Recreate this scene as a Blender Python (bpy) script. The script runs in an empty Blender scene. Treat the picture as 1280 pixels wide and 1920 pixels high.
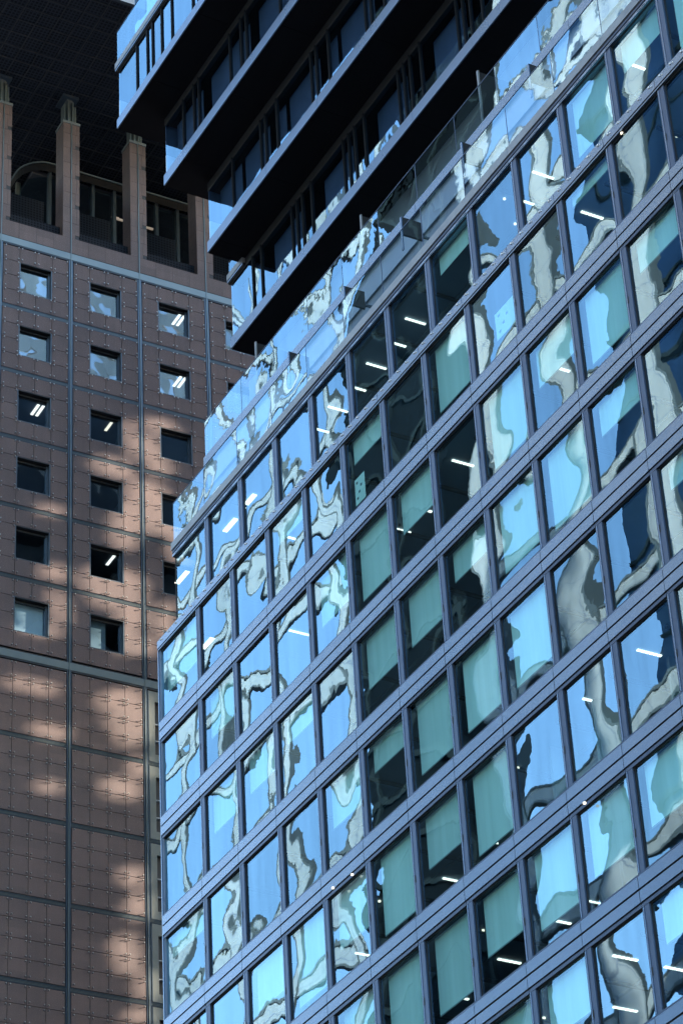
import bpy, bmesh, math, random
from mathutils import Vector, Matrix
R = math.radians
sc = bpy.context.scene
COL = sc.collection
rnd = random.Random(7)

# ------------------------------------------------------------------ camera
F, PITCH, ROLL = 5332.03, 0.602650, -0.0616
camd = bpy.data.cameras.new('camera'); cam = bpy.data.objects.new('camera', camd); COL.objects.link(cam)
_f = Vector((0, math.cos(PITCH), math.sin(PITCH))); _u0 = Vector((0, -math.sin(PITCH), math.cos(PITCH))); _r0 = Vector((1, 0, 0))
CR = math.cos(ROLL) * _r0 + math.sin(ROLL) * _u0
CU = -math.sin(ROLL) * _r0 + math.cos(ROLL) * _u0
cam.matrix_world = Matrix(((CR.x, CU.x, -_f.x, 0), (CR.y, CU.y, -_f.y, 0), (CR.z, CU.z, -_f.z, 0), (0, 0, 0, 1)))
camd.sensor_fit = 'VERTICAL'; camd.sensor_height = 36; camd.lens = F / 1920 * 36
camd.clip_start = 0.5; camd.clip_end = 5000
sc.camera = cam
# ------------------------------------------------------------------ sky and sun
SUN_AZ, SUN_EL = R(88), R(20)
w = bpy.data.worlds.new("World"); sc.world = w; w.use_nodes = True
sky = w.node_tree.nodes.new('ShaderNodeTexSky'); sky.sky_type = 'NISHITA'; sky.sun_disc = False
sky.sun_elevation = SUN_EL; sky.sun_rotation = SUN_AZ; sky.air_density = 1.4; sky.dust_density = 0.5; sky.ozone_density = 3.0
bg = w.node_tree.nodes['Background']; bg.inputs[1].default_value = 0.15
w.node_tree.links.new(sky.outputs[0], bg.inputs[0])
SUND = Vector((math.sin(SUN_AZ) * math.cos(SUN_EL), math.cos(SUN_AZ) * math.cos(SUN_EL), math.sin(SUN_EL)))
sl = bpy.data.lights.new('sun', 'SUN'); sl.energy = 3.2; sl.angle = R(0.53); sl.color = (1.0, 0.85, 0.68)
so = bpy.data.objects.new('sun', sl); COL.objects.link(so); so.rotation_euler = SUND.to_track_quat('Z', 'Y').to_euler(); so.location = (60, 40, 120)
sc.view_settings.view_transform = 'Standard'; sc.view_settings.look = 'None'; sc.view_settings.gamma = 1
sc.view_settings.exposure = 2.9
sc.render.engine = 'CYCLES'
sc.cycles.max_bounces = 8; sc.cycles.transparent_max_bounces = 16; sc.cycles.glossy_bounces = 4
sc.cycles.diffuse_bounces = 3; sc.cycles.caustics_reflective = False; sc.cycles.caustics_refractive = False
sc.cycles.sample_clamp_indirect = 4

# ------------------------------------------------------------------ frames of the two street grids
GZ = -1.7
OB = Vector((-5.93407, 93.251851, 60.472155)); AZB = 2.610580
OA = Vector((-16.240807, 109.665298, 93.293529)); AZA = 1.052217
class Frame:
    def __init__(s, o, az):
        s.o = o; s.d = Vector((math.sin(az), math.cos(az), 0)); s.y = Vector((0, 0, 1)).cross(s.d); s.n = -s.y
        s.H = o.z - GZ; s.rz = math.atan2(s.d.y, s.d.x)
    def world(s, u, off, z): return s.o + s.d * u + s.n * off + Vector((0, 0, z))
FB, FA = Frame(OB, AZB), Frame(OA, AZA)
WB, HB = 2.94575, 4.2
def project(p):
    z = p.dot(_f); return 640 + F * p.dot(CR) / z, 960 - F * p.dot(CU) / z
def ray(x, y): return (_f + CR * ((x - 640) / F) + CU * ((960 - y) / F)).normalized()
def hit_plane(fr, x, y, off=0):
    r = ray(x, y); t = (fr.o + fr.n * off).dot(fr.n) / r.dot(fr.n); p = r * t - fr.o
    return p.dot(fr.d), p.z
def hit_z(fr, x, y, z):
    r = ray(x, y); p = r * ((z + fr.o.z) / r.z) - fr.o
    return p.dot(fr.d), p.dot(fr.n)
def seen(fr, u, off, z, m=60):
    x, y = project(fr.world(u, off, z)); return -m < x < 1280 + m and -m < y < 1920 + m

# ------------------------------------------------------------------ materials
def mat(name): 
    m = bpy.data.materials.new(name); m.use_nodes = True
    return m, m.node_tree, m.node_tree.nodes['Principled BSDF']
def ramp(nt, fac, a, b, p0=.3, p1=.7):
    r = nt.nodes.new('ShaderNodeValToRGB'); r.color_ramp.elements[0].position = p0; r.color_ramp.elements[1].position = p1
    r.color_ramp.elements[0].color = (*a, 1); r.color_ramp.elements[1].color = (*b, 1); nt.links.new(fac, r.inputs[0]); return r.outputs[0]
def coords(nt, sc_=(1, 1, 1)):
    t = nt.nodes.new('ShaderNodeTexCoord'); m = nt.nodes.new('ShaderNodeMapping'); m.inputs['Scale'].default_value = sc_
    nt.links.new(t.outputs['Object'], m.inputs[0]); return m.outputs[0]
def noise(nt, vec, s, det=3, rough=.5, dist=0):
    n = nt.nodes.new('ShaderNodeTexNoise'); n.inputs['Scale'].default_value = s; n.inputs['Detail'].default_value = det
    n.inputs['Roughness'].default_value = rough; n.inputs['Distortion'].default_value = dist
    nt.links.new(vec, n.inputs['Vector']); return n
def surf(name, a, b, rough=.5, metal=0, ns=.6, stretch=(1, 1, 1), bump=0, spec=.5, rvar=0):
    m, nt, p = mat(name); v = coords(nt, stretch); n = noise(nt, v, ns, 5, .6)
    if not any(k in name for k in ('blind', 'concrete', 'office', 'screen', 'stud')): a = tuple(x * .53 for x in a); b = tuple(x * .53 for x in b)
    nt.links.new(ramp(nt, n.outputs[0], a, b), p.inputs['Base Color'])
    p.inputs['Roughness'].default_value = rough; p.inputs['Metallic'].default_value = metal; p.inputs['Specular IOR Level'].default_value = spec
    if rvar:
        mr = nt.nodes.new('ShaderNodeMapRange'); mr.inputs[3].default_value = rough - rvar; mr.inputs[4].default_value = rough + rvar
        nt.links.new(n.outputs[0], mr.inputs[0]); nt.links.new(mr.outputs[0], p.inputs['Roughness'])
    if bump:
        bm_ = nt.nodes.new('ShaderNodeBump'); bm_.inputs['Strength'].default_value = bump; bm_.inputs['Distance'].default_value = .01
        n2 = noise(nt, v, ns * 12, 4); nt.links.new(n2.outputs[0], bm_.inputs['Height']); nt.links.new(bm_.outputs[0], p.inputs['Normal'])
    return m
def jointed(m, sx, sz, k=.72):
    nt = m.node_tree; p = nt.nodes['Principled BSDF']; src = p.inputs['Base Color'].links[0].from_socket; v = coords(nt); L = nt.links
    sep = nt.nodes.new('ShaderNodeSeparateXYZ'); L.new(v, sep.inputs[0]); outs = []
    for o, s in ((sep.outputs[0], sx), (sep.outputs[2], sz)):
        a = nt.nodes.new('ShaderNodeMath'); a.operation = 'DIVIDE'; a.inputs[1].default_value = s; L.new(o, a.inputs[0])
        f = nt.nodes.new('ShaderNodeMath'); f.operation = 'FRACT'; L.new(a.outputs[0], f.inputs[0])
        g = nt.nodes.new('ShaderNodeMath'); g.operation = 'LESS_THAN'; g.inputs[1].default_value = .06 / s * 1.5; L.new(f.outputs[0], g.inputs[0]); outs.append(g.outputs[0])
    mx = nt.nodes.new('ShaderNodeMath'); mx.operation = 'MAXIMUM'; L.new(outs[0], mx.inputs[0]); L.new(outs[1], mx.inputs[1])
    x = nt.nodes.new('ShaderNodeMix'); x.data_type = 'RGBA'; x.blend_type = 'MULTIPLY'; L.new(mx.outputs[0], x.inputs[0]); L.new(src, x.inputs[6]); x.inputs[7].default_value = (k * .8, k * .85, k, 1)
    L.new(x.outputs[2], p.inputs['Base Color'])
def glass(name, tilt, scale, refl=.42, tint=(.55, .78, .80), rcol=(.57, .84, 1.0), stretch=(1, 1, 1), fine=.004, grazing=.5):
    """coated facade glass: mirror over a tinted clear sheet, with the rolling waves of toughened panes"""
    m, nt, p = mat(name); nt.nodes.remove(p); L = nt.links
    tc = nt.nodes.new('ShaderNodeTexCoord'); oi = nt.nodes.new('ShaderNodeObjectInfo')
    mp = nt.nodes.new('ShaderNodeMapping'); mp.inputs['Scale'].default_value = stretch; L.new(tc.outputs['Object'], mp.inputs[0])
    mul = nt.nodes.new('ShaderNodeMath'); mul.operation = 'MULTIPLY'; mul.inputs[1].default_value = 173.0; L.new(oi.outputs['Random'], mul.inputs[0])
    add = nt.nodes.new('ShaderNodeVectorMath'); add.operation = 'ADD'; L.new(mp.outputs[0], add.inputs[0]); L.new(mul.outputs[0], add.inputs[1])
    def off(sc_, amp, det, dist=0):
        n = noise(nt, add.outputs[0], sc_, det, .45, dist)
        s = nt.nodes.new('ShaderNodeVectorMath'); s.operation = 'SUBTRACT'; s.inputs[1].default_value = (.5, .5, .5); L.new(n.outputs['Color'], s.inputs[0])
        k = nt.nodes.new('ShaderNodeVectorMath'); k.operation = 'SCALE'; k.inputs['Scale'].default_value = amp; L.new(s.outputs[0], k.inputs[0]); return k.outputs[0]
    a = off(scale, tilt, 1.5, .3); b = off(scale * 11, fine, 2)
    geo = nt.nodes.new('ShaderNodeNewGeometry')
    s1 = nt.nodes.new('ShaderNodeVectorMath'); s1.operation = 'ADD'; L.new(a, s1.inputs[0]); L.new(b, s1.inputs[1])
    s2 = nt.nodes.new('ShaderNodeVectorMath'); s2.operation = 'ADD'; L.new(s1.outputs[0], s2.inputs[0]); L.new(geo.outputs['Normal'], s2.inputs[1])
    nn = nt.nodes.new('ShaderNodeVectorMath'); nn.operation = 'NORMALIZE'; L.new(s2.outputs[0], nn.inputs[0])
    gl = nt.nodes.new('ShaderNodeBsdfGlossy'); gl.inputs['Roughness'].default_value = 0.0; gl.inputs['Color'].default_value = (*rcol, 1); L.new(nn.outputs[0], gl.inputs['Normal'])
    tr = nt.nodes.new('ShaderNodeBsdfTransparent'); tr.inputs[0].default_value = (*tint, 1)
    lw = nt.nodes.new('ShaderNodeLayerWeight'); lw.inputs['Blend'].default_value = .5
    pw = nt.nodes.new('ShaderNodeMath'); pw.operation = 'POWER'; pw.inputs[1].default_value = 3; L.new(lw.outputs['Facing'], pw.inputs[0])
    mr = nt.nodes.new('ShaderNodeMapRange'); mr.inputs[3].default_value = refl; mr.inputs[4].default_value = refl + grazing; L.new(pw.outputs[0], mr.inputs[0])
    v2 = coords(nt, (2.2, 2.2, .25)); dn = noise(nt, v2, 1.0, 5, .65); dm = nt.nodes.new('ShaderNodeMapRange'); dm.inputs[3].default_value = -.06; dm.inputs[4].default_value = .06; L.new(dn.outputs[0], dm.inputs[0])
    pm = nt.nodes.new('ShaderNodeMapRange'); pm.inputs[3].default_value = -.05; pm.inputs[4].default_value = .05; L.new(oi.outputs['Random'], pm.inputs[0])
    a1 = nt.nodes.new('ShaderNodeMath'); a1.operation = 'ADD'; L.new(mr.outputs[0], a1.inputs[0]); L.new(dm.outputs[0], a1.inputs[1])
    a2 = nt.nodes.new('ShaderNodeMath'); a2.operation = 'ADD'; L.new(a1.outputs[0], a2.inputs[0]); L.new(pm.outputs[0], a2.inputs[1])
    mx = nt.nodes.new('ShaderNodeMixShader'); L.new(a2.outputs[0], mx.inputs[0]); L.new(tr.outputs[0], mx.inputs[1]); L.new(gl.outputs[0], mx.inputs[2])
    L.new(mx.outputs[0], nt.nodes['Material Output'].inputs[0]); return m
def emit(name, c, s):
    m, nt, p = mat(name); p.inputs['Base Color'].default_value = (.8, .8, .8, 1); p.inputs['Emission Color'].default_value = (*c, 1)
    p.inputs['Emission Strength'].default_value = s; m.cycles.emission_sampling = 'NONE'; return m
M = {}
M['spandrel'] = surf('brushed_blue_aluminium', (.29, .39, .52), (.34, .44, .57), .26, .9, .45, (1, 1, .35), rvar=.03)
M['cfascia'] = surf('slate_blue_aluminium', (.24, .33, .45), (.27, .36, .49), .28, .9, .4, (1, 1, .35), rvar=.03)
M['mullion'] = surf('dark_blue_aluminium', (.10, .15, .25), (.14, .20, .32), .38, .6, .8, (1, 1, .5))
M['cmull'] = surf('dark_tower_mullion', (.012, .016, .024), (.02, .026, .036), .7, .0, .8, spec=.1)
M['black'] = surf('black_gasket', (.008, .009, .012), (.014, .015, .02), .6, 0, 2)
M['sill'] = surf('pale_steel_coping', (.42, .46, .50), (.55, .59, .62), .45, .5, 1.2, (1, 1, 1), bump=.2)
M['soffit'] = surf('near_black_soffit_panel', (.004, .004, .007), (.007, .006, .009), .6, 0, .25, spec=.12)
M['slab'] = surf('office_ceiling', (.14, .18, .24), (.19, .23, .29), .9, 0, .3)
M['room'] = surf('office_wall', (.08, .12, .18), (.24, .26, .29), .9, 0, .12)
M['roomdark'] = surf('dark_office_floor', (.04, .045, .05), (.07, .07, .08), .9, 0, .3)
M['blind'] = surf('pale_roller_blind', (.76, .86, .85), (.92, .97, .97), .9, 0, .8, (3.5, 3.5, .12))
M['cscreen'] = surf('grey_blue_roller_screen', (.10, .145, .19), (.16, .21, .27), .9, 0, .4)
M['stud'] = surf('white_stud', (.8, .82, .85), (.9, .9, .9), .4, 0, 3)
M['pale'] = surf('pale_wall_panel', (.50, .56, .60), (.58, .63, .66), .5, .1, .5)
M['lintel'] = surf('light_blue_wall_panel', (.36, .52, .72), (.44, .60, .80), .35, .3, .5)
M['upstand'] = surf('blue_upstand_panel', (.24, .33, .46), (.30, .40, .54), .45, .4, .5)
M['gB'] = glass('office_glass', .030, .36, .10, tint=(.68, .98, 1.0), fine=.0017, grazing=.78)
M['gBal'] = glass('balustrade_glass', .035, .4, .14, tint=(.80, .90, .92), grazing=.60)
M['gC'] = glass('tower_glass', .04, .55, .16, tint=(.55, .72, .95), stretch=(1, 1, .4))
M['gA'] = glass('stone_tower_glass', .08, .7, .13, tint=(.55, .68, .75), rcol=(.7, .9, 1), fine=.001, grazing=.4)
M['lamp'] = emit('lit_ceiling_lamp', (1, .92, .80), .34)
M['warm'] = emit('warm_ceiling_glow', (1, .62, .42), .07)
M['spot'] = emit('lit_downlight', (1, .86, .66), .26)
def stone():
    m, nt, p = mat('brown_granite'); v = coords(nt)
    n = noise(nt, v, .35, 4); c0 = ramp(nt, n.outputs[0], (.073, .051, .049), (.092, .065, .062))
    sp = noise(nt, v, 26, 3, .7); c1 = ramp(nt, sp.outputs[0], (.72, .72, .74), (1.35, 1.3, 1.25), .32, .72)
    # panel to panel tone
    sn = nt.nodes.new('ShaderNodeVectorMath'); sn.operation = 'SNAP'; sn.inputs[1].default_value = (.9517, 50, 1.0)
    nt.links.new(v, sn.inputs[0]); wn = nt.nodes.new('ShaderNodeTexWhiteNoise'); nt.links.new(sn.outputs[0], wn.inputs[0])
    pr = ramp(nt, wn.outputs[0], (.84, .84, .86), (1.10, 1.09, 1.08), 0, 1)
    v3 = coords(nt, (3.2, 3.2, .22)); st3 = noise(nt, v3, 1.0, 5, .7); stk = ramp(nt, st3.outputs[0], (.86, .86, .87), (1.10, 1.09, 1.08), .3, .7)
    fl = noise(nt, v, 60, 0); fk = ramp(nt, fl.outputs[0], (0, 0, 0), (.22, .21, .19), .74, .78)
    def mixn(a, b, op):
        x = nt.nodes.new('ShaderNodeMix'); x.data_type = 'RGBA'; x.blend_type = op; x.inputs[0].default_value = 1
        nt.links.new(a, x.inputs[6]); nt.links.new(b, x.inputs[7]); return x.outputs[2]
    nt.links.new(mixn(mixn(mixn(mixn(c0, c1, 'MULTIPLY'), pr, 'MULTIPLY'), stk, 'MULTIPLY'), fk, 'ADD'), p.inputs['Base Color'])
    p.inputs['Roughness'].default_value = .62; p.inputs['Specular IOR Level'].default_value = .35; return m
M['stone'] = stone()
M['rail'] = surf('blue_grey_steel_rail', (.10, .15, .20), (.15, .20, .26), .38, .6, .8)
M['band'] = surf('blue_grey_steel_band', (.20, .26, .28), (.27, .33, .34), .42, .55, .5, (1, 1, 3))
M['bolt'] = surf('steel_bolt', (.55, .58, .58), (.7, .72, .7), .35, .6, 4)
M['frameA'] = surf('slate_window_frame', (.10, .14, .18), (.14, .18, .22), .4, .4, 1)
M['stripA'] = surf('pale_metal_jamb', (.30, .33, .31), (.40, .43, .40), .35, .5, .6)
M['capital'] = surf('grey_steel_capital', (.13, .16, .18), (.17, .20, .22), .6, .0, 1)
def mesh_grille(name, s, lo, hi):
    m, nt, p = mat(name); v = coords(nt); L = nt.links
    sep = nt.nodes.new('ShaderNodeSeparateXYZ'); L.new(v, sep.inputs[0])
    def cell(o):
        k = nt.nodes.new('ShaderNodeMath'); k.operation = 'MULTIPLY'; k.inputs[1].default_value = s; L.new(o, k.inputs[0])
        f = nt.nodes.new('ShaderNodeMath'); f.operation = 'FRACT'; L.new(k.outputs[0], f.inputs[0])
        g = nt.nodes.new('ShaderNodeMath'); g.operation = 'GREATER_THAN'; g.inputs[1].default_value = .38; L.new(f.outputs[0], g.inputs[0]); return g.outputs[0]
    a = nt.nodes.new('ShaderNodeMath'); a.operation = 'MULTIPLY'; L.new(cell(sep.outputs[0]), a.inputs[0])
    L.new(cell(sep.outputs[1] if 'soffit' in name else sep.outputs[2]), a.inputs[1])
    L.new(ramp(nt, a.outputs[0], hi, lo, 0, 1), p.inputs['Base Color']); p.inputs['Roughness'].default_value = .8; p.inputs['Specular IOR Level'].default_value = .08; return m
M['grille'] = mesh_grille('perforated_grille', 6.0, (.002, .0025, .0035), (.012, .014, .019))
M['canopy'] = mesh_grille('perforated_soffit', 5.0, (.010, .012, .016), (.033, .038, .050))
M['canopy_rib'] = surf('soffit_rib', (.03, .034, .045), (.045, .05, .06), .6, 0, 1)
M['concrete'] = surf('pale_concrete', (.24, .29, .34), (.33, .38, .43), .8, 0, .15, bump=.1)
M['cream'] = surf('cream_concrete', (.27, .295, .32), (.37, .385, .40), .8, 0, .1)
jointed(M['concrete'], 1.9, 2.6); jointed(M['cream'], 1.7, 3.4)
M['edge'] = surf('dark_beam_edge', (.12, .15, .17), (.16, .20, .22), .7, 0, .5)
M['dark'] = surf('dark_teal_cladding', (.003, .006, .009), (.007, .012, .016), .9, 0, .08, spec=.05)
M['darkfin'] = surf('teal_fin', (.020, .032, .038), (.03, .045, .05), .9, 0, .3, spec=.05)
M['bluebackdrop'] = surf('deep_blue_backdrop', (.10, .20, .34), (.15, .27, .42), .3, 1.0, .05)
M['ground'] = surf('pale_paving', (.22, .22, .23), (.32, .32, .32), .8, 0, .4)

# ------------------------------------------------------------------ mesh helpers
class MB:
    def __init__(s, fr): s.fr = fr; s.v = []; s.f = []; s.mi = []; s.names = []
    def m(s, name):
        if name not in s.names: s.names.append(name)
        return s.names.index(name)
    def quad(s, pts, name):
        i = len(s.v); s.v += [(u, -o, z + s.fr.H) for u, o, z in pts]; s.f.append(tuple(range(i, i + len(pts)))); s.mi.append(s.m(name))
    def box(s, u0, u1, o0, o1, z0, z1, name):
        i = len(s.v); k = s.m(name)
        for z in (z0, z1):
            for (u, o) in ((u0, o0), (u1, o0), (u1, o1), (u0, o1)): s.v.append((u, -o, z + s.fr.H))
        # o larger is nearer the street; local y = -o
        for q in ((0, 1, 2, 3), (7, 6, 5, 4), (0, 4, 5, 1), (1, 5, 6, 2), (2, 6, 7, 3), (3, 7, 4, 0)):
            s.f.append(tuple(i + j for j in q)); s.mi.append(k)
    def cyl(s, p0, p1, r, name, n=6):
        a, b = Vector((p0[0], -p0[1], p0[2] + s.fr.H)), Vector((p1[0], -p1[1], p1[2] + s.fr.H)); d = (b - a).normalized()
        t = d.orthogonal().normalized(); bt = d.cross(t); i = len(s.v); k = s.m(name)
        for c in (a, b):
            for j in range(n):
                g = 2 * math.pi * j / n; q = c + t * (r * math.cos(g)) + bt * (r * math.sin(g)); s.v.append(tuple(q))
        for j in range(n): s.f.append((i + j, i + (j + 1) % n, i + n + (j + 1) % n, i + n + j)); s.mi.append(k)
        s.f.append(tuple(i + j for j in range(n - 1, -1, -1))); s.mi.append(k); s.f.append(tuple(i + n + j for j in range(n))); s.mi.append(k)
    def build(s, name, parent, kind=None, recalc=True):
        me = bpy.data.meshes.new(name); me.from_pydata(s.v, [], s.f); me.polygons.foreach_set('material_index', s.mi)
        for n in s.names: me.materials.append(M[n])
        if recalc:
            b = bmesh.new(); b.from_mesh(me); bmesh.ops.recalc_face_normals(b, faces=b.faces); b.to_mesh(me); b.free()
        me.update(); o = bpy.data.objects.new(name, me); COL.objects.link(o)
        if isinstance(parent, bpy.types.Object): o.parent = parent
        if kind: o['kind'] = kind
        return o
def thing(name, fr, label, cat):
    o = bpy.data.objects.new(name, None); COL.objects.link(o); o.location = (fr.o.x, fr.o.y, GZ); o.rotation_euler = (0, 0, fr.rz)
    o['label'] = label; o['category'] = cat; o.empty_display_size = 2; return o

# ------------------------------------------------------------------ ground
gm = bpy.data.meshes.new('ground'); S_ = 2500
gm.from_pydata([(-S_, -S_, GZ), (S_, -S_, GZ), (S_, S_, GZ), (-S_, S_, GZ)], [], [(0, 1, 2, 3)]); gm.materials.append(M['ground'])
go = bpy.data.objects.new('ground', gm); COL.objects.link(go); go['kind'] = 'structure'

# ================================================================== B: glass office block
B = thing('office_block', FB, 'blue glass office block with lavender metal floor bands and rooftop glass screens, lower right', 'office building')
UL, UR, DEEP = -3.36, 50.0, -11.0
BOT = -FB.H
NF = 14                     # floors down to the street
CL, CRr = -1, 16            # bay range, bay c runs from joint c to joint c+1
def bay(c): return (UL if c == -1 else c * WB, (c + 1) * WB)
# floor bands
for r in range(0, NF):
    b = MB(FB); z = -HB * r
    if r == 0:
        for c in range(CL, CRr):
            u0, u1 = bay(c); b.box(u0 + (0 if c == -1 else .012), u1 - .012, -.05, .02, -.40, -.06, 'spandrel')
            n = 5; 
            for k in range(n):
                uu = u0 + (u1 - u0) * (k + .5) / n
                b.box(uu - .035, uu + .035, .02, .045, -.17, -.11, 'stud')
                b.box(uu + .10, uu + .15, .02, .04, -.21, -.17, 'stud')
        b.box(UL + .01, UR, -.30, -.05, -.52, -.03, 'black')
        b.box(UL + .01, UR, -.05, .0, -.49, -.44, 'spandrel')
    else:
        for c in range(CL, CRr):
            u0, u1 = bay(c); a0 = u0 + (0 if c == -1 else .012)
            b.box(a0, u1 - .012, -.05, 0, z + .035, z + .385, 'spandrel')
            b.box(a0, u1 - .012, -.05, 0, z - .385, z - .035, 'spandrel')
            b.box(a0, u1 - .012, -.09, -.03, z + .415, z + .47, 'mullion')
            b.box(a0, u1 - .012, -.09, -.03, z - .53, z - .425, 'mullion')
        b.box(UL + .01, UR, -.28, -.05 - .003, z - .54, z + .48, 'black')
    b.build('floor_band', B)
    s_ = MB(FB); zt = z + (.0 if r == 0 else .44); s_.box(UL + .02, UR, DEEP, -.285, z - .50, zt, 'slab'); s_.build('floor_slab', B)
# mullions: one mesh per column line
for c in range(0, CRr):
    b = MB(FB); u = c * WB
    for r in range(0, NF - 1):
        z1, z0 = -HB * r - .54, -HB * (r + 1) + .48
        b.box(u + .02, u + .33, -.16, -.035, z0, z1, 'mullion')
        b.box(u - .02, u + .012, -.16, -.05, z0, z1, 'mullion')
        b.box(u + .05, u + .09, -.035, -.02, z0, z1, 'spandrel')
        zz = z0 + 1.1; b.box(u + .10, u + .14, -.035, -.025, zz, zz + .25, 'black')
    b.build('mullion', B)
# windows and blinds
BL = {(-1, 0): .6, (0, 1): .55, (1, 2): .45, (4, 0): .3, (6, 0): .82, (2, 0): .25, (9, 0): .12,
      (3, 1): .6, (4, 1): .8, (5, 1): .5, (7, 1): .85, (8, 1): .45, (9, 1): .8, (10, 1): .35, (11, 1): .7,
      (0, 2): .5, (4, 2): .6, (5, 2): .6, (6, 2): .35, (7, 2): .8, (8, 2): .85, (9, 2): .35, (11, 2): .5, (2, 2): .3,
      (3, 3): .5, (4, 3): .3, (5, 3): .8, (6, 3): .8, (7, 3): .8, (10, 3): .25, (-1, 3): .25, (0, 3): 0, (11, 3): .6,
      (2, 4): .85, (3, 4): .6, (4, 4): .85, (5, 4): .55, (6, 4): .85, (1, 4): .5, (10, 4): .3,
      (4, 5): .9, (5, 5): .8, (6, 5): .6, (7, 5): .75, (8, 5): .65, (9, 5): .6, (3, 5): .7,
      (5, 6): .7, (6, 6): .8, (7, 6): .5, (9, 6): .4, (10, 5): .5}
far = MB(FB)
def window(b, u0, u1, z0, z1, o, g):
    b.quad([(u0, o, z0), (u1, o, z0), (u1, o, z1), (u0, o, z1)], g)
    t = .035
    b.box(u0, u0 + t, o + .001, o + .03, z0, z1, 'black'); b.box(u1 - t, u1, o + .001, o + .03, z0, z1, 'black')
    b.box(u0 + t, u1 - t, o + .001, o + .03, z0, z0 + t, 'black'); b.box(u0 + t, u1 - t, o + .001, o + .03, z1 - t, z1, 'black')
for r in range(0, NF - 1):
    for c in range(CL, CRr):
        u0, u1 = bay(c); u0 += .34 if c >= 0 else .03; u1 -= .03
        z1, z0 = -HB * r - .53, -HB * (r + 1) + .47
        vis = seen(FB, (u0 + u1) / 2, 0, (z0 + z1) / 2, 130)
        b = MB(FB) if vis else far
        window(b, u0, u1, z0, z1, -.12, 'gB')
        if vis:
            wo = b.build('window', B, recalc=False)
            k = BL.get((c, r), 0)
            if k:
                q = MB(FB); zz = z1 - (z1 - z0) * k; ju = .16
                q.box(u0 + ju, u1 - .02, -.34, -.33, zz, z1 + .02, 'blind'); q.box(u0 + ju, u1 - .02, -.345, -.325, zz - .04, zz, 'pale')
                q.build('roller_blind', wo)
far.build('window', B, 'stuff', recalc=False)
# interior core, partitions, end walls
b = MB(FB); b.box(UL + .02, UR, DEEP - .3, DEEP, BOT, 4.0, 'room')
for r in range(0, NF - 1):
    for c in range(0, CRr, 1):
        if rnd.random() < .35:
            u = c * WB + .1; b.box(u, u + .12, -9 + rnd.random() * 2, -1.2 - rnd.random() * 2, -HB * (r + 1) + .45, -HB * r - .505, 'room')
b.build('inner_wall', B)
b = MB(FB); b.box(UL, UL + .15, -24, -.05, BOT, -.06, 'upstand'); b.box(UR, UR + .3, -24, 0, BOT, 4.0, 'upstand')
b.box(UL + .15, UR, -24.3, -24, BOT, 4, 'upstand'); b.build('end_wall', B)
# corner trim
b = MB(FB); b.box(UL - .03, UL + .03, -.16, -.01, BOT, -.5, 'spandrel'); b.build('corner_trim', B)

# --- top office storey, set back 0.55 m
S1 = -.55; U1 = -2.86
b = MB(FB); b.box(UL, UR, -24, -.02, -.10, -.045, 'sill'); b.build('ledge', B)
for c in range(0, CRr):
    b = MB(FB); u = c * WB; b.box(u - .02, u + .32, S1 - .12, S1 + .02, -.045, 3.86, 'mullion'); b.box(u + .05, u + .09, S1 + .02, S1 + .035, -.045, 3.86, 'spandrel'); b.build('mullion', B)
BT = {9: .62, 10: .3, 3: 0, 4: 0, 6: .2, 5: .0, 8: 0, 11: .8}
for c in range(CL, CRr):
    u0, u1 = bay(c); u0 = U1 + .03 if c == -1 else u0 + .33; u1 -= .03
    b = MB(FB); window(b, u0, u1, -.04, 3.86, S1 - .08, 'gB'); wo = b.build('window', B, recalc=False)
    if BT.get(c):
        q = MB(FB); q.box(u0 + .12, u1 - .02, S1 - .34, S1 - .33, 3.86 - 3.86 * BT[c], 3.88, 'blind'); q.build('roller_blind', wo)
b = MB(FB)
b.box(U1 - .03, UR, S1 - .3, S1 + .05, 3.86, 3.97, 'spandrel'); b.box(U1, UR, S1 - .3, S1 + .0, 3.97, 4.03, 'black'); b.box(U1 - .02, UR, S1 - .3, S1 + .06, 4.03, 4.13, 'mullion')
b.box(U1 - .01, UR, S1 - .3, S1 + .0, 4.13, 4.17, 'black')
for c in range(CL, CRr):
    u0 = max(c * WB, U1) + rnd.uniform(.1, .4)
    for k in range(3):
        b.box(u0, u0 + rnd.uniform(.35, .8), S1 + .05, S1 + .055, 3.90, 3.92, 'black'); u0 += .95
b.build('window_head', B)
b = MB(FB)
for c in range(CL, CRr):
    u0, u1 = bay(c); u0 = U1 - .05 if c == -1 else u0; b.box(u0 + .006, u1 - .006, S1 - .45, S1 + .10, 4.17, 4.52, 'sill')
b.build('coping', B)
b = MB(FB); b.box(U1, UR, -24, S1 - .46, 3.95, 4.2, 'slab'); b.build('roof_terrace', B)
def screen(name, s, uL, z0, z1, u_end, off0=0.0):
    """frameless glass screen of full-height sheets with thin joints and a top channel"""
    k = 0; u = uL; nxt = math.ceil((uL + .5 - off0) / WB) * WB + off0
    while u < u_end:
        b = MB(FB); e = min(nxt, u_end)
        b.quad([(u + .012, s, z0), (e - .012, s, z0), (e - .012, s, z1), (u + .012, s, z1)], 'gBal')
        b.box(u + .012, e - .012, s - .015, s + .015, z1, z1 + .03, 'mullion')
        b.box(e - .012, e + .012, s - .02, s + .005, z0, z1, 'mullion')
        b.build(name, B, recalc=False); u = e; nxt += WB
screen('glass_screen', S1 + .0, U1 + .03, 4.52, 6.46, UR)
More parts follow.
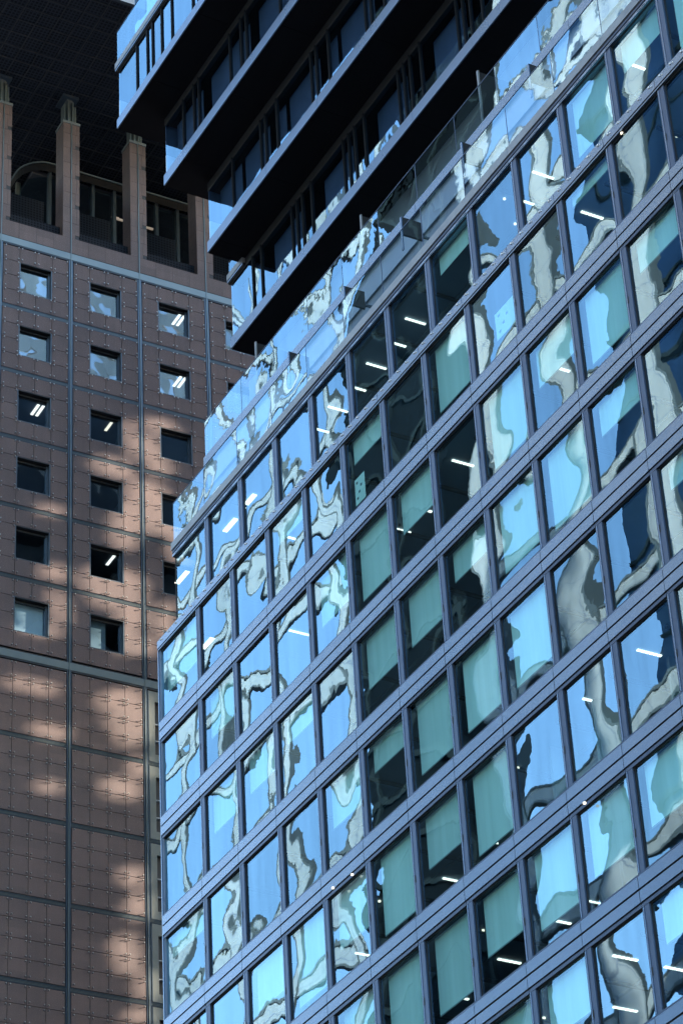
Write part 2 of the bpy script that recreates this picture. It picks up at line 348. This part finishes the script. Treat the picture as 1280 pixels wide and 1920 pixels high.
# --- second tier, set back
S2 = -2.5; U2 = -3.72
b = MB(FB)
b.box(U2 + .1, UR, S2 - .4, S2 - .18, 4.2, 8.35, 'upstand'); b.build('terrace_wall', B)
b = MB(FB); b.box(U2 + .1, UR, S2 - .4, S2 - .10, 8.35, 9.5, 'lintel'); b.build('wall_lintel', B)
b = MB(FB); u = U2
while u < UR:
    e = u + 3.62; b.box(u + .008, e - .008, S2 - .35, S2 + .03, 9.50, 9.95, 'spandrel'); u = e
b.box(U2 + .1, UR, S2 - .34, S2 + .01, 9.52, 9.93, 'black'); b.build('fascia', B)
for k, (px, py) in enumerate([(541.6, 660.5), (645, 537.5), (751.6, 408), (865, 268), (990, 121)]):
    u, z = hit_plane(FB, px, py, -.9); b = MB(FB)
    b.box(u - .05, u + .05, -.90, -.86, 6.0, z, 'spandrel'); b.box(u - .03, u + .03, S2 - .1, -1.75, 6.9, 7.0, 'rail'); b.box(u - .05, u + .05, -1.75, -.90, 6.75, z, 'black'); b.build('divider_fin', B)
b = MB(FB); b.box(U2, UR, -24, S2 - .36, 9.6, 9.9, 'slab'); b.build('roof_terrace', B)
screen('glass_screen', S2 - .05, U2 + .03, 9.95, 11.85, UR, -.25)
for k, (px, py) in enumerate([(478.5, 641), (675.3, 403), (893.8, 133)]):
    u, z = hit_plane(FB, px, py, -2.75); b = MB(FB); b.box(u - .05, u + .05, -2.8, -2.74, 9.9, z, 'sill'); b.box(u - .04, u + .04, -4.6, -2.81, 9.9, z - .06, 'black'); b.build('divider_fin', B)
# third tier wall under the tower
S3 = -5.2; U3 = -4.45
b = MB(FB); b.box(U3, UR, S3 - .3, S3, 9.9, 13.3, 'upstand'); b.build('terrace_wall', B)
b = MB(FB); u = U3
while u < UR: b.box(u + .01, u + 2.93, S3 - .3, S3 + .02, 13.3, 15.35, 'lintel'); u += WB
b.build('wall_lintel', B)
# ceiling lamps placed where the photo shows them
LP = [(1196,126),(1018,329),(988,380),(1110,404),(1075,456),(779,603),(749,647),(706,687),(674,730),(634,768),(605,808),(1047,691),(1007,739),(905,645),(868,869),(834,914),(790,955),(757,996),(662,896),(553,1011),(524,1050),(630,1112),(604,1152),(562,1187),(534,1226),(457,1295),(1217,1225),(1178,1276),(1256,1296),(1115,1316),(1077,1361),(1210,1338),(1110,1423),(321,1447),(1245,1573),(927,1580),(844,1650),(1172,1797),(1130,1838),(1172,1893),(955,1803),(916,1839),(865,1872),(1276,1712),(1238,1758),(1268,1818),(1056,1730),(1110,1692),(1195,548),(680,1790),(640,1820)]
LONG = {(1018,329),(1110,404),(779,603),(706,687),(634,768),(1047,691),(868,869),(790,955),(553,1011),(630,1112),(562,1187),(1217,1225),(1115,1316),(1172,1797),(1172,1893),(955,1803),(321,1447),(1276,1712),(1268,1818),(1245,1573)}
DG = [(467,940),(432,985),(342,1083),(391,1205)]
SP = [(1165,250),(965,420),(1125,190),(660,1640),(905,1745),(1003,1768),(1095,1506),(727,1735),(624,1665),(549,1803),(1201,1510),(667,1074),(912,827),(412,1360),(970,1440),(1019,1909),(945,373),(1268,255),(711,1690),(320,1302)]
def ceiling_for(px, py):
    u, z = hit_plane(FB, px, py)
    if z > -.3: return 3.93 - .012, S1
    r = int(math.floor(-z / HB)); return -HB * r - .50 - .012, 0
for px, py in LP:
    zc, s0 = ceiling_for(px, py); u, s = hit_z(FB, px, py, zc - .03)
    n = 6 if (px, py) in LONG else 4; L_ = .115; b = MB(FB)
    if s > -.5: s = -.7
    for k in range(n):
        o = s - (k - n / 2) * (L_ + .03); b.box(u - .045, u + .045, o - L_, o, zc - .04, zc - .005, 'lamp')
    b.build('ceiling_lamp', B)
for px, py in DG:
    zc, s0 = ceiling_for(px, py); u, s = hit_z(FB, px, py, zc - .03); b = MB(FB); b.box(u - .5, u + .5, s - .1, s + .1, zc - .04, zc - .005, 'lamp'); b.build('ceiling_lamp', B)
for px, py in SP:
    zc, s0 = ceiling_for(px, py); u, s = hit_z(FB, px, py, zc - .03)
    b = MB(FB); b.cyl((u, s, zc - .05), (u, s, zc - .005), .05, 'spot', 10); b.build('downlight', B)
for (x0, y0, x1, y1) in [(931, 596, 966, 640), (667, 915, 684, 950)]:
    ua, za = hit_plane(FB, x0, y1, -.2); ub, zb = hit_plane(FB, x1, y0, -.2)
    if ub < ua + .3: ub = ua + .5
    zb = za + 1.1; b = MB(FB); b.box(ua, ub, -.215, -.21, za, zb, 'blind')
    for i in range(4): q = ua + (ub - ua) * (.15 + .2 * (i % 3)); b.box(q, q + .12, -.209, -.207, za + .2 + .22 * i, za + .3 + .22 * i, 'rail')
    b.build('notice_sheet', B)
# ceilings beams in each storey (visible structure)
for r in range(-1, 8):
    zc = 3.93 if r < 0 else -HB * r - .50; b = MB(FB)
    for c in range(-1, CRr):
        u = c * WB + 1.6; b.box(u - .06, u + .06, -10.9, -.9, zc - .10, zc - .003, 'roomdark')
    for s in (-2.6, -5.2, -7.8): b.box(UL + .3, UR - .2, s - .05, s + .05, zc - .06, zc - .002, 'room')
    b.build('ceiling_beam', B)

# ================================================================== C: stepped glass tower
C = thing('stepped_tower', FB, 'dark glass tower above the rooftop screens, each storey jutting out over the one below', 'office tower')
URC = 48.0
tiers = [  # s, uL, fascia z0, z1, glass top, joint0, pattern
    (-3.44, -2.72, 15.4, 15.98, 19.0, 8.65, (-.96, -.5, 0, .82)),
    (-1.89, -1.63, 19.44, 20.04, 22.98, 3.96, (-.46, 0, 1.05)),
    (-.30, -2.56, 23.44, 24.04, 27.02, -.58, (-.04, 1.02, 1.52)),
    (1.30, -4.0, 27.4, 27.94, 30.9, -.42, (-.44, .10, 1.05, 2.09)),
    (.75, -3.4, 31.45, 31.6, 37.0, 0, (0, 1.0))]
MODC = 4.6
for ti, (s, uL, z0, z1, zt, j0, pat) in enumerate(tiers):
    # slab with black soffit, the soffit in panels with hairline joints
    b = MB(FB); js = [uL]; j = j0
    while j > uL + .3: j -= MODC
    while j < URC:
        if j > uL + .3: js.append(j)
        j += MODC
    js.append(URC)
    for a, e in zip(js[:-1], js[1:]):
        b.box(a + .006, e - .006, s - .06, s, z0 + .02, z1, 'cfascia')
    b.build('fascia', C)
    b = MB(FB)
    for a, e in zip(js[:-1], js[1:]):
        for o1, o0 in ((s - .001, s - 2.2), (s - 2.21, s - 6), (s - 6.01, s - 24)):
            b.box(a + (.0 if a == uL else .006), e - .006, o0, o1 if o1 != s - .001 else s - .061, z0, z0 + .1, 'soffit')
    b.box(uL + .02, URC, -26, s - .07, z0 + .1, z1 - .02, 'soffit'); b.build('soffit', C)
    # window line
    lines = []
    for j in [js[0] - MODC] + js[1:-1] + [js[-2] + MODC]:
        for q in pat:
            if uL + .35 < j + q < URC - .3: lines.append(j + q)
    if ti == 0: lines = [l for l in lines if l > .2 or abs(l + .55) < .1]
    if ti == 1: lines = [l for l in lines if l > .5] + [.83]
    if ti == 3: lines = [l for l in lines if l > -2.2] + [-1.95]
    lines = sorted(set(round(l, 3) for l in lines)); ed = [uL + .03] + lines + [URC]
    for a, e in zip(ed[:-1], ed[1:]):
        if e - a < .15: continue
        b = MB(FB); b.quad([(a + .05, s - .10, z1), (e - .03, s - .10, z1), (e - .03, s - .10, zt), (a + .05, s - .10, zt)], 'gC')
        b.box(a + .05, e - .03, s - .10 + .001, s - .07, z1, z1 + .05, 'black'); b.box(a + .05, e - .03, s - .10 + .001, s - .07, zt - .06, zt, 'black')
        b.box(e - .028, e + .048, s - .18, s - .03, z1, zt, 'cmull'); b.build('window', C, recalc=False)
    b = MB(FB); b.box(uL + .02, uL + .1, -26, s - .12, z1, z1 + 1.2, 'stud'); b.box(uL + .04, uL + .1, -26, s - .12, z1 + 1.2, zt, 'upstand'); b.box(URC, URC + .1, -26, s, z0, zt, 'upstand'); b.build('end_wall', C)
    if ti in (1, 2): b = MB(FB); b.box(uL + .04, URC, s - .3, s - .08, zt, tiers[ti + 1][2] - .002, 'black'); b.build('window_head', C)
    if ti < 3:
        for a, e in zip(ed[:-1], ed[1:]):
            if e - a > .9:
                b = MB(FB); b.box(a + .25, e - .1, s - .62, s - .60, z1 + rnd.choice((0, 0, .4)), zt, 'cscreen'); b.build('roller_blind', C)
    b = MB(FB); b.box(uL + .3, URC, -9.2, -9, z1, zt, 'room')
    for u in [x * 6.1 + 1.2 for x in range(0, 8)]: b.box(u, u + .5, s - 2.2, s - 1.7, z1, zt, 'room')
    b.build('inner_wall', C)
    if ti in (0, 3):
        zs = zt
        UE = URC if ti == 3 else -1.25
        if ti == 0: b = MB(FB); b.box(UE, URC, s - .3, s - .08, zt, tiers[1][2] - .002, 'black'); b.build('window_head', C)
        b = MB(FB); b.box(uL - .03, UE, s - .6, s + .05, zs + .06, zs + .13, 'spandrel'); b.box(uL, UE, s - .6, s, zs, zs + .06, 'black')
        b.box(uL - .02, UE, s - .62, s + .07, zs + .17, zs + .5, 'sill'); b.box(uL, UE, s - .6, s + .03, zs + .13, zs + .17, 'black'); b.build('coping', C)
        top = zs + (2.5 if ti == 3 else 1.2); u = uL + .05
        while u < UE:
            e = min(u + 3.1, UE); b = MB(FB); b.quad([(u, s - .03, zs + .5), (e - .02, s - .03, zs + .5), (e - .02, s - .03, top), (u, s - .03, top)], 'gBal')
            b.box(u, e - .02, s - .05, s - .01, top, top + .02, 'mullion'); b.build('glass_screen', C, recalc=False); u = e
        b = MB(FB); b.box(uL + .1, UE, -26, s - .7, zs + .05, zs + .3, 'slab'); b.box(uL + .2, UE, s - .75, s - .7, zs + .3, zs + 1.0, 'upstand'); b.build('roof_terrace', C)
b = MB(FB); b.box(-3.3, URC, -26, .5, 37, 37.5, 'spandrel'); b.build('roof', C)
b = MB(FB); b.box(U3 + .2, URC, -27, -26, 9.9, 37, 'upstand'); b.build('rear_wall', C)

# ================================================================== A: brown stone tower
A = thing('stone_tower', FA, 'brown granite tower of square punched windows with an open columned crown, left', 'tower')
WA = 3.80675
CW = (WA - .28) / 4; RH = .94
def floor_top(r):   # z of the top line of storey r
    return -4.0 * r if r < 6 else -24.45 - 4.0 * (r - 6)
K0, K1, NR = -1, 7, 23
bolts = MB(FA); 
for k in range(K0, K1):
    b = MB(FA); a0 = k * WA + .14
    for r in range(0, NR):
        zt = floor_top(r) - .12
        strip = r >= 6 and k >= 2
        if zt < -FA.H + 4: continue
        if strip: continue
        for i in range(4):
            for j in range(4):
                if r < 6 and i in (1, 2) and j in (1, 2): continue
                u = a0 + i * CW; z = zt - j * RH
                b.box(u + .012, u + CW - .012, -.04, 0, z - RH + .012, z - .012, 'stone')
                if -1 <= k <= 3 and -46 < z and seen(FA, u, 0, z, 30):
                    for (du, dz) in ((.10, .12), (CW - .10, .12), (.10, RH - .12), (CW - .10, RH - .12)):
                        bolts.cyl((u + du, 0, z - dz), (u + du, .12, z - dz), .016, 'rail', 5); bolts.cyl((u + du, .09, z - dz), (u + du, .13, z - dz), .03, 'bolt', 6)
        # backing behind the panels, with a hole where the window is
        if r < 6:
            b.box(a0, a0 + CW, -.10, -.045, zt - 4 * RH, zt, 'black'); b.box(a0 + 3 * CW, a0 + 4 * CW, -.10, -.045, zt - 4 * RH, zt, 'black')
            b.box(a0 + CW, a0 + 3 * CW, -.10, -.045, zt - RH, zt, 'black'); b.box(a0 + CW, a0 + 3 * CW, -.10, -.045, zt - 4 * RH, zt - 3 * RH, 'black')
        else: b.box(a0, a0 + 4 * CW, -.10, -.045, zt - 4 * RH, zt, 'black')
    # parapet below the crown
    for i in range(4):
        u = a0 - .14 + i * WA / 4
        b.box(u + .005, u + WA / 4 - .005, -.9, 0, .50, 1.48, 'stone')
    b.build('stone_cladding', A)
bolts.build('panel_bolts', A, 'stuff')
# vertical rails
for k in range(K0, K1 + 1):
    b = MB(FA); a = k * WA
    b.box(a - .14, a + .14, -.12, -.07, -FA.H, 0, 'black')
    b.box(a - .105, a - .045, -.07, .0, -FA.H, 0, 'rail'); b.box(a + .045, a + .105, -.07, .0, -FA.H, 0, 'rail'); b.box(a - .02, a + .02, -.07, .03, -FA.H, 9.4, 'band')
    b.box(a - .04, a - .025, .0, .012, .47, 9.4, 'black'); b.box(a + .025, a + .04, .0, .012, .47, 9.4, 'black')
    b.build('vertical_rail', A)
for r in range(1, NR):
    z = floor_top(r)
    if r == 6: continue
    b = MB(FA)
    for k in range(K0, K1):
        a = k * WA
        b.box(a + .14, a + WA - .14, -.12, -.07, z - .12, z + .12, 'black')
        for dz in (-.085, -.03, .03, .085): b.box(a + .11, a + WA - .11, -.07, -.02, z + dz - .012, z + dz + .012, 'band' if abs(dz) < .05 else 'rail')
    b.build('floor_joint', A)
for z0, z1 in ((.03, .44), (-24.42, -24.03)):
    b = MB(FA)
    for k in range(K0, K1): b.box(k * WA + .03, (k + 1) * WA - .03, -.06, .02, z0, z1, 'band'); b.box(k * WA + .05, (k + 1) * WA - .05, -.1, -.01, z0 - .09, z1 + .06, 'black')
    for k in range(K0, K1): b.box(k * WA + .05, (k + 1) * WA - .05, -.09, .0, z0 - .06, z0 - .04, 'rail')
    b.build('steel_band', A)
# windows
for k in range(K0, K1):
    for r in range(0, 6):
        u0 = k * WA + .14 + CW; u1 = u0 + 2 * CW; zt = floor_top(r) - .12 - RH; zb = zt - 2 * RH
        b = MB(FA)
        b.box(u0, u0 + .05, -.42, -.002, zb, zt, 'frameA'); b.box(u1 - .05, u1, -.42, -.002, zb, zt, 'frameA')
        b.box(u0 + .05, u1 - .05, -.42, -.002, zt - .05, zt, 'black'); b.box(u0 + .05, u1 - .05, -.42, -.002, zb, zb + .04, 'frameA')
        for q in (.09, .17): b.box(u0 + .05, u1 - .05, -.30, -.28 + q * .5, zt - q - .02, zt - q + .02, 'black')
        b.box(u1 - .14, u1 - .05, -.32, -.20, zb + .04, zt - .05, 'frameA')
        wo = b.build('window', A)
        g = MB(FA); g.quad([(u0 + .05, -.30, zb + .04), (u1 - .05, -.30, zb + .04), (u1 - .05, -.30, zt - .05), (u0 + .05, -.30, zt - .05)], 'gA'); g.build('pane', wo, recalc=False)
        if (k, r) in ((0, 5), (1, 5), (0, 3)):
            g = MB(FA); g.box(u0 + .05, u1 - (.12 if k == 0 else .75), -.50, -.49, zb, zt, 'stud' if k == 0 and r == 5 else 'pale'); 
            if r == 5: g.build('roller_blind', wo)
# rooms behind the stone
b = MB(FA); b.box(K0 * WA, K1 * WA, -6.3, -6.1, -30, 0, 'roomdark')
for r in range(0, 7): z = floor_top(r) if r < 6 else -24; b.box(K0 * WA, K1 * WA, -6.1, -.43, z - .35, z + .2, 'room')
for k in range(K0, K1 + 1): b.box(k * WA - .08, k * WA + .08, -6.1, -.43, -24, 0, 'room')
b.build('inner_wall', A)
for px, py, m_ in [(335, 600, 2), (337, 716, 2), (71, 769, 2), (208, 1050, 1), (205, 798, 0)]:
    u, z = hit_plane(FA, px, py); r = int(-z // 4); zc = floor_top(r) - .36; u, s = hit_z(FA, px, py, zc); b = MB(FA)
    for q in ((-.13, .13) if m_ == 2 else (0,)): b.box(u + q - .07, u + q + .07, s - .45, s + .45 if m_ else s + .3, zc - .03, zc - .002, 'lamp' if m_ else 'spot')
    if m_ == 0: pass
    b.build('ceiling_lamp', A)
# metal jamb bays with louvred windows at the right, lower storeys
for k in range(2, K1):
    b = MB(FA); g = MB(FA); a0 = k * WA + .14; a1 = (k + 1) * WA - .14
    for r in range(6, NR):
        zt = floor_top(r) - .12; zb = zt - 3.76
        if zb < -FA.H: continue
        b.box(a0, a0 + .36, -.10, -.02, zb, zt, 'stripA'); b.box(a1 - .36, a1, -.10, -.02, zb, zt, 'stripA')
        b.box(a0 + .36, a1 - .36, -.10, -.03, zt - .55, zt, 'stripA'); b.box(a0 + .36, a1 - .36, -.10, -.03, zb, zb + .4, 'stripA')
        b.box(a0 + .02, a0 + .05, -.02, .0, zb, zt, 'rail')
        for q in (1.15, 2.05): b.box(a0 + .36, a1 - .36, -.18, -.08, zb + q - .03, zb + q + .03, 'sill')
        b.box(a0 + .36, a1 - .36, -.26, -.22, zb + .4, zt - .55, 'black')
        g.quad([(a0 + .36, -.19, zb + .4), (a1 - .36, -.19, zb + .4), (a1 - .36, -.19, zt - .55), (a0 + .36, -.19, zt - .55)], 'gA')
    b.build('metal_bay', A)
b = MB(FA); b.box(K0 * WA, K1 * WA, -30, -29.8, -FA.H, 0, 'stone'); b.box(K0 * WA - .2, K0 * WA, -30, 0, -FA.H, 0, 'stone'); b.box(K1 * WA, K1 * WA + .2, -30, 0, -FA.H, 0, 'stone')
b.box(K0 * WA, K1 * WA, -29.8, -.95, 0.2, 1.2, 'roomdark'); b.build('rear_wall', A)
# crown: columns, capitals, grilles, canopy, penthouse
for k in range(K0, K1 + 1):
    a = k * WA; b = MB(FA); zz = 1.48; i = 0
    while zz < 9.30:
        h = min(1.02, 9.30 - zz); 
        # two stones per course, joint staggered
        j = a + (.16 if i % 2 else -.10) if False else a
        q = a + (.30 if i % 2 else .22)
        b.box(a - .46, a - .045, -.97, 0, zz + .006, zz + h - .006, 'stone'); b.box(a + .045, q - .005, -.97, 0, zz + .006, zz + h - .006, 'stone'); b.box(q + .005, a + .46, -.97, 0, zz + (.006 if i % 2 else .25), zz + h - .006, 'stone')
        zz += h; i += 1
    b.box(a - .44, a + .44, -.95, -.02, 1.48, 9.30, 'black')
    o = b.build('column', A)
    c = MB(FA); c.box(a - .49, a + .49, -1.0, .03, 9.30, 9.48, 'capital'); c.box(a - .16, a + .16, -.80, -.25, 9.48, 11.4, 'capital')
    for q in (-.30, -.12, .12, .30): c.box(a + q - .05, a + q + .05, -.62, -.20 + (.12 if abs(q) < .2 else 0), 9.48, 11.1 - abs(q), 'band')
    c.box(a - .45, a + .45, -1.1, -.05, 11.25, 11.42, 'frameA'); c.build('capital', o)
for k in range(K0, K1):
    a = k * WA; b = MB(FA); b.box(a + .47, a + WA - .47, -.42, -.36, 1.48, 2.32, 'grille'); b.build('grille', A)
    b = MB(FA); b.box(a + .47, a + WA - .47, -2.6, -2.5, 1.2, 5.7, 'grille'); b.build('grille', A)
CA = -4.7
b = MB(FA)
b.box(CA, 45, -16, 7.45, 11.5, 11.9, 'canopy')
b.build('canopy', A)
b = MB(FA)
o = -16
while o < 7.4:
    b.box(CA, 45, o - .03, o + .03, 11.44, 11.498, 'canopy_rib'); o += .952
a = CA
while a < 45:
    b.box(a - .03, a + .03, -16, 7.4, 11.46, 11.497, 'canopy_rib'); a += .952
b.box(CA, 45, 7.4, 7.6, 11.3, 12.0, 'frameA')
b.build('canopy_rib', A)
# penthouse behind the columns with a curved rail at its corner
b = MB(FA); PZ = 10.35
pts = [(3.25, -16.0), (3.25, -6.4)] + [(3.25 + 1.5 * (1 - math.cos(t)), -6.4 + 1.5 * math.sin(t)) for t in [R(x) for x in range(10, 91, 10)]] + [(26.0, -4.9)]
b2 = MB(FA)
for (p, q) in zip(pts[:-1], pts[1:]):
    b.cyl((p[0], p[1], PZ + .5), (q[0], q[1], PZ + .5), .055, 'band', 8)
    b.quad([(p[0], p[1], PZ - .1), (q[0], q[1], PZ - .1), (q[0], q[1], PZ + .4), (p[0], p[1], PZ + .4)], 'black')
    b2.quad([(p[0] + .25, p[1] - .35, 1.2), (q[0] + .25, q[1] - .35, 1.2), (q[0] + .25, q[1] - .35, PZ - .1), (p[0] + .25, p[1] - .35, PZ - .1)], 'gA')
b.build('curved_rail', A); b2.build('penthouse_window', A, recalc=False)
b = MB(FA)
for i in range(20): a = 4.7 + i * 1.27; b.box(a - .09, a + .09, -5.25, -5.0, 1.2, PZ, 'frameA')
for i in range(8): o = -6.6 - i * 1.27; b.box(3.35, 3.6, o - .09, o + .09, 1.2, PZ, 'stripA')
b.build('penthouse_mullion', A)
b = MB(FA); b.box(4.8, 26, -12, -11.8, 1.2, 11.4, 'roomdark'); b.box(3.8, 26, -16, -5.3, PZ - .2, PZ + .1, 'roomdark'); b.build('inner_wall', A)
for px, py in ((217, 407), (226, 411), (281, 427)):
    u, z = hit_plane(FA, px, py, -6.2); b = MB(FA); b.box(u - .22, u + .22, -6.3, -6.2, z - .05, z + .05, 'warm'); b.build('ceiling_lamp', A)  # glowing strips stand in for lit ceiling, its light put into emission
for px, py in ((330, 434), (178, 388)):
    u, s = hit_z(FA, px, py, 9.6); b = MB(FA); b.cyl((u, -7, 9.5), (u, -7, 9.6), .05, 'spot', 8); b.build('downlight', A)

# ================================================================== neighbours mirrored in the glass (out of frame)
def lattice(name, label, u0, u1, s, z0, z1, du, dz, wv, wh, m, edge=True, depth=1.2, fr=FB):
    t = thing(name, fr, label, 'building'); b = MB(fr); u = u0
    while u <= u1 + .01:
        b.box(u - wv / 2, u + wv / 2, s, s + depth, z0, z1, m)
        if edge:
            b.box(u - wv / 2 - .2, u - wv / 2 - .002, s - .05, s + depth, z0, z1, 'edge'); b.box(u + wv / 2 + .002, u + wv / 2 + .2, s - .05, s + depth, z0, z1, 'edge')
        u += du
    b.build('frame_column', t)
    b = MB(fr); z = z0 + dz
    while z <= z1 + .01:
        b.box(u0 - wv / 2, u1 + wv / 2, s + .1, s + depth - .1, z - wh / 2, z + wh / 2, m)
        if edge:
            b.box(u0, u1, s + .03, s + depth, z - wh / 2 - .2, z - wh / 2 - .002, 'edge'); b.box(u0, u1, s + .03, s + depth, z + wh / 2 + .002, z + wh / 2 + .2, 'edge')
        z += dz
    b.build('frame_beam', t); return t
lattice('concrete_frame', 'pale open concrete frame standing across the street, left of the dark tower', -137.5, -75.5, 50, BOT, 112, 8.8, 7.6, 1.3, 1.15, 'concrete', True, .3)
lattice('cream_frame', 'cream concrete frame with broad piers across the street, right of the dark tower', -53.5, 16, 50, BOT, 118, 10.2, 9.0, 2.2, 1.1, 'cream', True, .4)
lattice('white_frame', 'white framed block facing the stone tower from the east side', 8, 62, 78, -95, 92, 9.0, 7.0, 3.6, 2.6, 'stud', False, 1.0, FA)
D = thing('dark_tower', FB, 'slender dark teal tower across the street between two concrete frames', 'tower')
b = MB(FB); b.box(-73.5, -58.2, 50, 53, BOT, 128, 'dark'); b.build('tower_wall', D)
b = MB(FB)
for i in range(3): u = -72 + i * 6.4; b.box(u, u + .5, 49.7, 49.98, BOT, 128, 'darkfin')
b.build('tower_fin', D)
b = MB(FB)
for i in range(24): z = 0 + i * 5.3; b.box(-73.5, -58.2, 49.75, 49.95, z, z + .5, 'darkfin')
b.build('tower_ledge', D)
BT_ = thing('added_blue_backdrop', FB, 'added deep blue backdrop out of view behind the cream frame, darkening the reflections at the right', 'tower')  # added, unseen: deepens the blue mirrored in the right-hand panes
b = MB(FB); b.box(-47, 60, 57, 60, BOT, 135, 'bluebackdrop'); b.build('backdrop_panel', BT_)
b = MB(FB)
for i in range(20): b.box(-47, 60, 56.8, 56.99, i * 6.5, i * 6.5 + .35, 'darkfin')
b.build('backdrop_line', BT_)
# added unseen blocker, its holes shaped to cast sun patches on the stone tower
OFFW = 30.0
tpar = OFFW / SUND.dot(FA.n); SHU, SHZ = tpar * SUND.dot(FA.d), tpar * SUND.z
blobs = []
for (x, y, rx, ry) in [(300,800,32,14),(290,855,26,40),(247,825,14,38),(212,876,40,20),(285,950,45,50),(240,985,30,50),(205,1100,50,42),(245,1130,30,60),(310,1165,20,35),(95,958,26,12),(105,1075,26,16),(112,1135,16,36),(78,1180,38,14),(240,1205,50,22),(60,1285,50,14),(245,1345,42,55),(205,1315,20,18),(95,1372,36,16),(228,1478,34,22),(92,1474,24,13),(262,1440,20,20),(250,1645,24,18),(262,1700,22,28),(240,1790,26,40),(275,1850,16,30),(262,1905,22,14),(335,1000,20,60)]:
    a, z = hit_plane(FA, x, y); a2, _ = hit_plane(FA, x + rx, y); _, z2 = hit_plane(FA, x, y + ry)
    blobs.append((a, z, abs(a2 - a), abs(z2 - z), rnd.uniform(-.25, .25)))
Wn = thing('sun_blocker', FA, 'added sun blocker out of view, holes shaped to throw sun patches on the stone tower', 'screen')
b = MB(FA); st = .22
A0, A1, Z0, Z1 = -5.0, 20.0, -50.0, 40.0
def isopen(a, z):
    for (ba, bz, ra, rz, sk) in blobs:
        da = a - ba - sk * (z - bz); dz = z - bz
        if (da / ra) ** 2 + (dz / rz) ** 2 < 1: return True
    return False
hz = [z for z in [Z0 + i * st for i in range(int((Z1 - Z0) / st) + 1)]]
for z in hz:
    runs = []; a = -2.0; start = A0
    if z < 1:
        while a < 10.5:
            op = isopen(a + st / 2, z + st / 2)
            if op and start is not None: runs.append((start, a)); start = None
            if not op and start is None: start = a
            a += st
    if start is None: start = a
    runs.append((start, A1))
    for (p, q) in runs: b.quad([(p + SHU, OFFW, z + SHZ), (q + SHU, OFFW, z + SHZ), (q + SHU, OFFW, z + st + SHZ), (p + SHU, OFFW, z + st + SHZ)], 'concrete')
b.box(A0 + SHU, A1 + SHU, OFFW - .1, OFFW, -FA.H, Z0 + SHZ, 'concrete')
b.build('blocker_panel', Wn, recalc=False)
